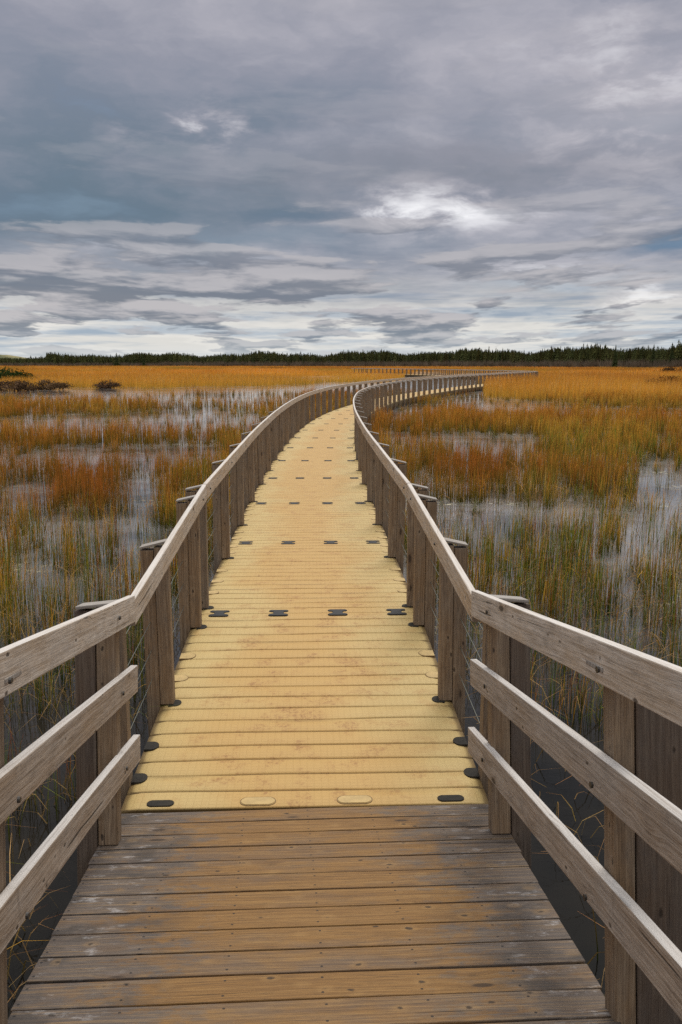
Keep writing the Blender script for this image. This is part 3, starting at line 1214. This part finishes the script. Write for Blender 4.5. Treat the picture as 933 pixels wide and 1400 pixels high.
# fallen stems and tangled weed lying on the water
Gf = Grass()
x, y = wedge(60000, 2.6, 22, 42)
d = density(x, y)
keep = RNG.uniform(0, 1, len(x)) < (.10 + .6 * d) * np.clip(1.2 - np.hypot(x, y) / 24, .1, 1)
x, y = x[keep], y[keep]
ok = clear_of_dock(x, y, 1.2); x, y = x[ok], y[ok]
n = len(x)
cb = lerp3(OLIVE, STRAW, RNG.uniform(0, 1, n)) * RNG.uniform(.3, 1.0, n)[:, None]
ct = lerp3(RUST, STRAW, RNG.uniform(0, 1, n)) * RNG.uniform(.4, 1.0, n)[:, None]
Gf.add(x, y, np.full(n, .004), RNG.uniform(.15, .45, n), RNG.uniform(.004, .008, n), RNG.uniform(1.0, 1.28, n), RNG.uniform(0, 6.28, n), cb, ct, 3)
o = link('fallen_stems', Gf.build('fallen_stems'), M_GRASS)
tag(o, 'dead rush stems fallen flat and tangled on the dark water', 'dead stems', kind='stuff')

# tall golden reeds beyond the open marsh
def reeds(G, r0, r1, dens, hh, wd, nseg, shore_px, half=25):
    area = math.radians(2 * half) * (r1 * r1 - r0 * r0) / 2
    n = int(area * dens)
    x, y = wedge(n, r0, r1, half)
    px, py = project(x, y)
    near = np.interp(px, shore_px[0], shore_px[1])        # near edge of the reed bed, as a row on the water plane
    nn = (vnoise(x * .10, y * .05, 91, 4) - .5)
    keep = (py < near + nn * 9)
    gapn = vnoise(x * .05 + 9, y * .02 + 4, 17, 3)
    keep &= (gapn > .30) | (r0 > 120)
    keep &= clear_of_dock(x, y, 1.5)
    x, y = x[keep], y[keep]; n = len(x)
    b_ = vnoise(x * .08, y * .04, 23, 3)
    h = hh * RNG.uniform(.5, 1.1, n) * (.35 + 1.2 * b_)
    # low reeds grow inside the bend of the dock
    leg = np.interp(y, [50, 59, 73, 85, 103, 116, 124, 215], [2, 4.3, 8.7, 12.9, 20, 25.3, 27.4, 27.4])
    inside = (x < leg) & (y < 215) & (px[keep] > 476)
    h = np.where(inside, np.minimum(h, .70), h)
    t = np.clip(RNG.normal(.5, .25, n) + (b_ - .5) * 1.2, 0, 1)
    ct = lerp3(GOLD, ORANGE, t); k = RNG.uniform(0, 1, n)
    ct[k > .88] = STRAW; ct[k < .08] = RUST
    cb = lerp3(OLIVE, GOLD, np.clip(RNG.uniform(0, 1, n) + .1, 0, 1))
    v1 = vnoise(x * .035, y * .016, 3, 4)
    ol = np.clip((v1 - .54) * 7, 0, .75)[:, None]; ct = ct * (1 - ol) + np.array((.34, .25, .05))[None] * ol
    ru = np.clip((vnoise(x * .03 + 50, y * .014, 8, 4) - .54) * 7, 0, .8)[:, None]; ct = ct * (1 - ru) + np.array((.36, .12, .03))[None] * ru
    br = (RNG.uniform(.75, 1.2, n) * (.6 + .8 * vnoise(x * .06, y * .03, 13, 3)))[:, None]
    G.add(x, y, land(x, y) * 0 - .02, h, wd * RNG.uniform(.6, 1.3, n), np.abs(RNG.normal(.08, .12, n)), RNG.normal(.3, 1.3, n), cb * br, ct * br, nseg)
    return n


SHORE = ([-200, 0, 150, 300, 420, 450, 540, 565, 648, 662, 720, 800, 933, 1100], [529, 529, 531, 531, 528, 524, 522, 509.5, 509.5, 543, 545, 546, 549, 549])
G2 = Grass()
c2 = []
c2.append(reeds(G2, 50, 110, 26, 1.35, .022, 2, SHORE))
c2.append(reeds(G2, 110, 220, 9, 1.25, .045, 2, SHORE))
c2.append(reeds(G2, 220, 460, 1.6, 1.15, .11, 1, SHORE))
c2.append(reeds(G2, 460, 950, .35, 1.1, .26, 1, SHORE))
print('reeds', c2)
o = link('reeds', G2.build('reeds'), M_GRASS)
tag(o, 'tall golden reed bed filling the far marsh below the forest', 'reeds', kind='stuff')


# ------------------------------------------------------------------ forest and shrubs
def conifer(rs, h, tiers, spikes, spread):
    """trunk and crown triangles of one spruce; returns (trunk V, F), (crown V, F)"""
    tv, tf = [], []
    r = h * .018
    for k in range(6):
        a = k * math.pi / 3
        tv.append((r * math.cos(a), r * math.sin(a), 0)); tv.append((r * .15 * math.cos(a), r * .15 * math.sin(a), h * .96))
    for k in range(6):
        a, b_ = 2 * k, 2 * ((k + 1) % 6)
        tf += [(a, b_, b_ + 1), (a, b_ + 1, a + 1)]
    cv, cf = [], []
    for i in range(tiers):
        f = (i + .2) / tiers
        z = h * (.08 + .88 * f)
        R = spread * h * (1 - f) ** .85 * rs.uniform(.75, 1.2) + .012 * h
        n = max(4, int(spikes * (1 - .5 * f)))
        a0 = rs.uniform(0, 6.28)
        for k in range(n):
            a = a0 + k * 2 * math.pi / n + rs.uniform(-.25, .25)
            rr = R * rs.uniform(.6, 1.15)
            da = rs.uniform(.22, .38)
            b0 = len(cv)
            drop = rs.uniform(.25, .5) * rr
            cv.append((0, 0, z + h * .11 * rs.uniform(.7, 1.2)))
            cv.append((rr * .6 * math.cos(a - da), rr * .6 * math.sin(a - da), z - drop * .3))
            cv.append((rr * math.cos(a), rr * math.sin(a), z - drop))
            cv.append((rr * .6 * math.cos(a + da), rr * .6 * math.sin(a + da), z - drop * .3))
            cf += [(b0, b0 + 1, b0 + 2), (b0, b0 + 2, b0 + 3)]
    return (np.array(tv), np.array(tf)), (np.array(cv), np.array(cf))


def tree_edge(az):
    return np.interp(az, [-30, -23, -12, 0, 10, 16, 23, 30], [930, 900, 830, 700, 590, 520, 440, 420])


rs = np.random.default_rng(5)
TV = [conifer(rs, 1.0, int(rs.integers(8, 12)), int(rs.integers(7, 10)), rs.uniform(.13, .2)) for _ in range(10)]
fv, ff, fc, fn = [], [], [], 0
NT_ = 9500
for i in range(NT_):
    az = rs.uniform(-27, 27)
    dd = tree_edge(az) + rs.exponential(45)
    a = math.radians(az)
    h = rs.normal(10.8, .95) * (1.0 + .10 * math.sin(az * .9) + .06 * math.sin(az * 2.3 + 1))
    if az < -19.0: h *= .72
    h = float(np.clip(h, 4, 15.0))
    (tv, tf), (cv, cf) = TV[rs.integers(0, 10)]
    wide = rs.uniform(1.1, 1.9)
    ang = rs.uniform(0, 6.28)
    c_, s_ = math.cos(ang), math.sin(ang)
    for V_, F_, colr in ((tv, tf, (.05, .04, .032)), (cv, cf, None)):
        P = V_.copy() * h
        P[:, :2] *= wide
        P = np.stack([P[:, 0] * c_ - P[:, 1] * s_, P[:, 0] * s_ + P[:, 1] * c_, P[:, 2]], -1)
        P += np.array([dd * math.sin(a), dd * math.cos(a), .1])
        fv.append(P); ff.append(F_ + fn); fn += len(P)
        if colr is None:
            colr = np.array((.060, .072, .027)) * rs.uniform(.45, 1.6) + np.array((.035, .018, .003)) * rs.uniform(0, 1)
        fc.append(np.repeat(np.array(colr)[None], len(P), 0))
me = mesh_np('forest', np.concatenate(fv), 3, np.concatenate(ff).ravel(), np.concatenate(fc))
o = link('forest', me, M_LEAF)
tag(o, 'dark spruce forest along the horizon beyond the marsh', 'forest', kind='stuff')

# bare grey-brown alders at the foot of the forest
uv_, uf_, uc_, un = [], [], [], 0
NB = 4200
az = rs.uniform(-27, 27, NB); dd = tree_edge(az) - rs.uniform(2, 22, NB)
for i in range(NB):
    a = math.radians(az[i]); c = np.array([dd[i] * math.sin(a), dd[i] * math.cos(a), .2])
    h = rs.uniform(2.2, 6.2) * (.8 if az[i] < -12 else 1)
    k = 14
    bx = rs.normal(0, .5, k); by = rs.normal(0, .5, k)
    tx = bx * 2.2 + rs.normal(0, .4, k); ty = by * 2.2; tz = h * rs.uniform(.5, 1.0, k)
    wv = .10
    P = np.empty((k, 3, 3))
    P[:, 0] = np.stack([bx - wv, by, np.zeros(k)], -1)
    P[:, 1] = np.stack([bx + wv, by, np.zeros(k)], -1)
    P[:, 2] = np.stack([tx, ty, tz], -1)
    P = P.reshape(-1, 3) + c
    uv_.append(P); uf_.append(np.arange(k * 3) + un); un += k * 3
    col = np.array((.15, .125, .095)) * rs.uniform(.4, 1.3) + np.array((.03, .012, 0)) * rs.uniform(0, 1)
    uc_.append(np.repeat(col[None], k * 3, 0))
me = mesh_np('undergrowth', np.concatenate(uv_), 3, np.concatenate(uf_), np.concatenate(uc_))
o = link('undergrowth', me, M_LEAF)
tag(o, 'bare grey brown alder thicket at the foot of the forest', 'thicket', kind='stuff')


def spruce(px, top_py, dist, wide, label):
    d = ray(px, 497.2); s_ = dist / d.y
    x, y = d.x * s_, dist
    h = CAMZ + (497.2 - top_py) / F * dist / cp
    root = empty('spruce_tree', (x, y, .1))
    tag(root, label, 'tree', 'single spruces at the edge of the forest')
    (tv, tf), (cv, cf) = conifer(np.random.default_rng(int(px * 10)), h, 13, 12, .21 * wide)
    t_ = mesh_np('trunk', tv, 3, tf.ravel(), np.repeat([[.05, .04, .032]], len(tv), 0))
    link('trunk', t_, M_LEAF, root)
    link('crown', mesh_np('crown', cv, 3, cf.ravel(), np.repeat([[.044, .055, .022]], len(cv), 0)), M_LEAF, root)


for px, tp, di, wd, lb in [
    (160, 482.5, 800, 1.5, 'tall dark spruce, highest of the twin tops on the left forest edge'),
    (152, 485, 805, 1.3, 'dark spruce just left of the highest spruce on the left forest edge'),
    (197, 483.5, 790, 1.0, 'slender pointed spruce standing alone above the left forest edge'),
    (126, 485.5, 820, 1.6, 'broad dark spruce over the low left end of the forest'),
    (43, 486, 860, 1.8, 'lone round-topped conifer on the skyline in front of the dunes'),
    (918, 470, 425, 1.0, 'narrow tall spruce highest on the right forest edge'),
    (893, 471.5, 430, .9, 'pointed spruce rising above the right forest edge beside a taller one'),
    (841, 472.5, 440, .9, 'thin spruce top poking above the forest right of the boardwalk bend'),
]:
    spruce(px, tp, di, wd, lb)


def shrub(px, base_py, top_py, half_px, label, leaf, twig, seed, name='shrub', n=900):
    n = n * 2
    """a rounded shrub of many small leaf faces over bare stems"""
    r_ = np.random.default_rng(seed)
    p = at_z(px, base_py, 0.0)
    dist = p.y
    H = CAMZ - (top_py - 497.2) / F * dist
    R = half_px / F * dist
    root = empty(name, (p.x, p.y, -.02))
    tag(root, label, 'shrub')
    # leaves in clumps
    nc = 26
    ca = r_.uniform(0, 6.28, nc); cr = R * np.sqrt(r_.uniform(0, 1, nc)); cz = H * r_.uniform(.08, .85, nc) * np.sqrt(np.maximum(.15, 1 - (cr / R) ** 2 * .8))
    cc = np.stack([cr * np.cos(ca), cr * np.sin(ca) * .7, cz], -1)
    which = r_.integers(0, nc, n)
    size = H * .17
    P = cc[which] + r_.normal(0, 1, (n, 3)) * np.array([R * .17, R * .15, size * .7])
    P[:, 2] = np.clip(P[:, 2], .05, H)
    s = size * .34
    tri = np.repeat(P[:, None], 3, 1) + r_.normal(0, s, (n, 3, 3))
    colr = np.array(leaf)[None] * r_.uniform(.55, 1.5, nc)[which][:, None] * r_.uniform(.7, 1.3, n)[:, None]
    link('foliage', mesh_np('foliage', tri.reshape(-1, 3), 3, np.arange(n * 3), np.repeat(colr, 3, 0)), M_LEAF, root)
    m_ = 40
    bx = r_.normal(0, R * .25, m_); by = r_.normal(0, R * .2, m_); tx = bx + r_.normal(0, R * .45, m_); ty = by + r_.normal(0, R * .3, m_)
    tz = H * r_.uniform(.5, 1.0, m_); w_ = .02
    T3 = np.stack([np.stack([bx - w_, by, 0 * bx], -1), np.stack([bx + w_, by, 0 * bx], -1), np.stack([tx, ty, tz], -1)], 1)
    link('stems', mesh_np('stems', T3.reshape(-1, 3), 3, np.arange(m_ * 3), np.repeat([twig], m_ * 3, 0)), M_LEAF, root)


shrub(8, 524, 502, 34, 'rounded green bush at the left edge of the far marsh', (.045, .065, .018), (.05, .04, .03), 3, 'green_bush', 1600)
shrub(12, 535, 517.5, 34, 'dark reddish brown shrub at the left shore below the green bush', (.125, .075, .042), (.09, .07, .055), 4, n=1600)
shrub(66, 533, 518.5, 26, 'dark brown shrub on the left shore beside the reddish one', (.135, .082, .042), (.09, .07, .055), 5, n=1400)
shrub(146, 531, 518.5, 16, 'small dark shrub alone in the golden reeds of the left shore', (.095, .056, .034), (.08, .06, .045), 6, n=900)
shrub(915, 531, 514, 34, 'brown shrub among golden reeds near the right edge', (.08, .042, .018), (.07, .05, .04), 7, n=1400)
shrub(925, 512, 498.5, 26, 'far dark bush by the right edge under the forest', (.05, .035, .02), (.06, .045, .035), 8, n=900)

# ------------------------------------------------------------------ sky, sun
EXPO = 0.40
SUN_EL, SUN_AZ = math.radians(56), math.radians(14)      # az clockwise from +Y (to the right of the view)
world = bpy.data.worlds.new('World'); SC.world = world
world.use_nodes = True
t = NT(world.node_tree)
bg = t.n['Background']
sky = t.node('ShaderNodeTexSky', sky_type='NISHITA')
sky.sun_disc = False
sky.sun_elevation = SUN_EL
sky.sun_rotation = SUN_AZ
gen = t.node('ShaderNodeTexCoord').outputs['Generated']
x, y, z = t.sep(gen)
DEG = 57.29578
az = t.mul(t.m('ARCTAN2', x, y), DEG)
el = t.mul(t.m('ARCSINE', z), DEG)
zz = t.m('MAXIMUM', z, 0.0)


def azel(px, py):
    d = ray(px, py).normalized()
    return math.degrees(math.atan2(d.x, d.y)), math.degrees(math.asin(d.z))


def blob(px, py, wpx, hpx, jitter=None):
    a0, e0 = azel(px, py)
    a1, _ = azel(px + wpx, py); _, e1 = azel(px, py - hpx)
    da = t.mul(t.sub(aj, a0), 1 / abs(a1 - a0)); de = t.mul(t.sub(ej, e0), 1 / abs(e1 - e0))
    q = t.add(t.mul(da, da), t.mul(de, de))
    return t.m('EXPONENT', t.mul(q, -1.0))


# cloud plane coordinates: layers flatten toward the horizon
inv = t.m('DIVIDE', 1.0, t.add(zz, .085))
cx_, cy_ = t.mul(x, inv), t.mul(y, inv)
cpv = t.xyz(cx_, cy_, 0.0)
warp = t.noise(cpv, 1.1, 4, .55, out=1)
wx_, wy_, wz_ = t.sep(warp)
# jittered az / el so that the large masses have ragged outlines
jn = t.noise(t.xyz(t.mul(az, .12), t.mul(el, .3), 0), 1.0, 5, .6, out=1)
j1, j2, j3 = t.sep(jn)
aj = t.add(az, t.mul(t.sub(j1, .5), 9.0)); ej = t.add(el, t.mul(t.sub(j2, .5), 4.0))

big = t.noise(t.xyz(t.add(cx_, t.mul(wx_, .9)), t.add(cy_, t.mul(wy_, .9)), 1.7), .75, 6, .56)
puff = t.noise(t.xyz(t.add(t.mul(cx_, 1.0), t.mul(wx_, .5)), t.add(t.mul(cy_, 1.15), t.mul(wy_, .5)), 6.1), 2.3, 7, .58)
fine = t.noise(cpv, 7.0, 6, .6)
streak = t.noise(t.xyz(t.mul(az, .06), t.mul(el, .85), 2.0), 1.0, 5, .6)

# tone 0 = dark slate, 1 = white
lump = t.noise(t.xyz(t.add(t.mul(az, .10), t.mul(j1, .9)), t.add(t.mul(el, .21), t.mul(j2, .9)), 3.3), 1.0, 7, .55)
hi = t.sstep(el, 4, 15)
tone = t.add(.42, t.mul(t.sub(big, .5), t.lin(hi, 0, 1, .75, .55)))
tone = t.add(tone, t.mul(t.sub(puff, .5), t.lin(hi, 0, 1, .22, .12)))
tone = t.add(tone, t.mul(t.sub(lump, .5), t.lin(hi, 0, 1, .25, .75)))
tone = t.add(tone, t.mul(t.sub(fine, .5), t.lin(hi, 0, 1, .12, .05)))
bias = [  # px, py, w, h, amount : large light and dark masses
    (140, 190, 280, 90, -.17), (60, 280, 260, 60, -.14), (400, 285, 80, 18, -.22), (250, 165, 100, 30, .34), (180, 345, 70, 12, .30), (100, 320, 110, 28, .12),
    (700, 240, 260, 34, -.16), (590, 285, 110, 26, .40), (880, 130, 160, 120, .20), (560, 170, 120, 40, .12), (920, 330, 60, 16, -.26), (100, 400, 220, 18, -.22), (40, 378, 60, 8, .30),
    (740, 365, 140, 18, .12), (300, 60, 500, 80, -.04), (800, 60, 300, 80, .02), (450, 355, 200, 30, -.02), (920, 395, 50, 14, .2),
    (520, 430, 90, 10, .25), (830, 410, 120, 8, .28), (60, 450, 90, 8, .16),
]
rag = t.sstep(t.add(t.mul(lump, .35), t.mul(t.noise(t.xyz(t.mul(az, .22), t.mul(el, .62), 5.0), 1.0, 7, .6, .4), .65)), .42, .60, .05, 1.5)
for px, py, w_, h_, amt in bias:
    bb = t.mul(blob(px, py, w_, h_), amt)
    tone = t.add(tone, t.mul(bb, rag) if amt > .15 else bb)
tone = t.m('MULTIPLY', tone, 1.0, clamp=True)

cr = t.node('ShaderNodeValToRGB')
t.put(cr.inputs[0], tone)
els = cr.color_ramp.elements
els[0].position = .05; els[0].color = (.085, .135, .205, 1)
els[1].position = 1.0; els[1].color = (.86, .86, .88, 1)
for p_, c_ in ((.22, (.135, .180, .240, 1)), (.38, (.225, .245, .30, 1)), (.55, (.37, .37, .415, 1)), (.74, (.60, .60, .635, 1))):
    e = els.new(p_); e.color = c_
ccol = cr.outputs[0]
# banks of cumulus: size shrinks toward the horizon
elp = t.m('MAXIMUM', el, -1.0)
U = t.m('DIVIDE', t.mul(az, .85), t.add(elp, 5.0))
V = t.mul(t.m('LOGARITHM', t.add(elp, 5.0), 2.718282), 4.6)
wv = t.noise(t.xyz(U, V, 8.0), 1.6, 4, .55, out=1)
w1_, w2_, w3_ = t.sep(wv)
Uw = t.add(U, t.mul(t.sub(w1_, .5), .35)); Vw = t.add(V, t.mul(t.sub(w2_, .5), .26))
def cloud(du, dv, seed, det=8): return t.noise(t.xyz(t.add(Uw, du), t.add(Vw, dv), seed), 1.25, det, .56)
nA = cloud(0, 0, 11.3); nAu = cloud(0, .20, 11.3, 5)
cov = t.add(nA, t.lin(elp, 2, 12, .0, -.045))
for px, py, w_, h_, amt in [(110, 402, 250, 20, .16), (330, 365, 260, 20, .09), (640, 440, 150, 14, .08), (60, 458, 120, 12, -.12), (520, 425, 120, 9, -.07), (830, 408, 130, 8, -.12),
                            (100, 318, 120, 26, .10), (760, 372, 120, 16, .08), (230, 470, 120, 8, -.05)]:
    cov = t.add(cov, t.mul(blob(px, py, w_, h_), amt))
for px, py, w_, h_, c_, f_ in [(120, 235, 330, 95, (.105, .155, .20), .8), (690, 232, 270, 34, (.24, .225, .245), .75), (415, 287, 80, 14, (.12, .165, .225), .7),
                               (930, 332, 70, 16, (.12, .20, .31), .8), (740, 388, 110, 10, (.25, .34, .44), .6), (870, 120, 170, 90, (.52, .50, .53), .45), (330, 330, 260, 22, (.16, .22, .285), .6)]:
    ccol = t.mix(t.mul(t.mul(blob(px, py, w_, h_), t.sstep(lump, .30, .62, 1.1, .45)), f_), ccol, c_)
mA = t.sstep(cov, .47, .535)
topA = t.sstep(t.sub(nA, nAu), -.07, .10)
cumc = t.mix(topA, (.135, .155, .195), (.42, .405, .42))
cumc = t.mix(t.sstep(el, 3.5, 1.0), cumc, t.mix(topA, (.15, .19, .24), (.40, .41, .43)))
glow = t.mul(t.sstep(cov, .38, .47), t.sstep(el, 8.5, 1.5))
lowbg = t.mix(t.sstep(streak, .40, .56), (.30, .375, .45), (.66, .645, .60))
ccol = t.mix(t.mul(t.sstep(el, 6.5, 1.5), .85), ccol, lowbg)
ccol = t.mix(t.mul(glow, .20), ccol, (.84, .81, .75))
ccol = t.mix(t.mul(mA, t.lin(elp, 4, 12, .88, .16)), ccol, cumc)
lil = t.mul(t.sstep(el, 8, 19), .55)                      # lilac veil high up
ccol = t.mix(lil, ccol, t.mix(.5, ccol, (.305, .292, .35)))
hz = t.sstep(el, 1.6, .1)
ccol = t.mix(t.mul(hz, .6), ccol, (.60, .62, .62))
# unseen sky overhead and behind the viewer, brightened to add light
over = t.sstep(el, 24, 62)
back = t.mul(t.sstep(t.m('ABSOLUTE', az), 50, 130), t.sstep(el, 2, 15))
ovr = t.m('MAXIMUM', over, t.mul(back, .3))
OVER = 1.2
ccol = t.mix(ovr, ccol, t.mix(t.sstep(big, .3, .7), (OVER * .78, OVER * .80, OVER * .84), (OVER * 1.15, OVER * 1.13, OVER * 1.10)))
# clear-sky light shows through where the cloud is thinnest
STR = .1
mult = t.mix(1.0, ccol, (.92 / STR, .92 / STR, .92 / STR), 'MULTIPLY')
thin = t.sstep(tone, .22, .06, 0, .12)
out = t.mix(thin, mult, sky.outputs[0])
t.put(bg.inputs['Color'], out)
bg.inputs['Strength'].default_value = STR

sd = bpy.data.lights.new('sun', 'SUN')
sd.energy = 1.5
sd.angle = math.radians(26)
sd.color = (1.0, .955, .88)
so = bpy.data.objects.new('sun', sd); COL.objects.link(so)
sv = Vector((math.sin(SUN_AZ) * math.cos(SUN_EL), math.cos(SUN_AZ) * math.cos(SUN_EL), math.sin(SUN_EL)))
so.rotation_euler = sv.to_track_quat('Z', 'Y').to_euler()
so.location = sv * 50

vs = SC.view_settings
vs.view_transform = 'Standard'; vs.look = 'None'; vs.gamma = 1; vs.use_curve_mapping = False
vs.exposure = EXPO
SC.render.engine = 'CYCLES'
SC.cycles.max_bounces = 6
SC.cycles.diffuse_bounces = 3
SC.cycles.glossy_bounces = 3
SC.cycles.transmission_bounces = 4
SC.cycles.caustics_reflective = False
SC.cycles.use_denoising = False
world.cycles.sampling_method = 'AUTOMATIC'
bpy.context.view_layer.update()
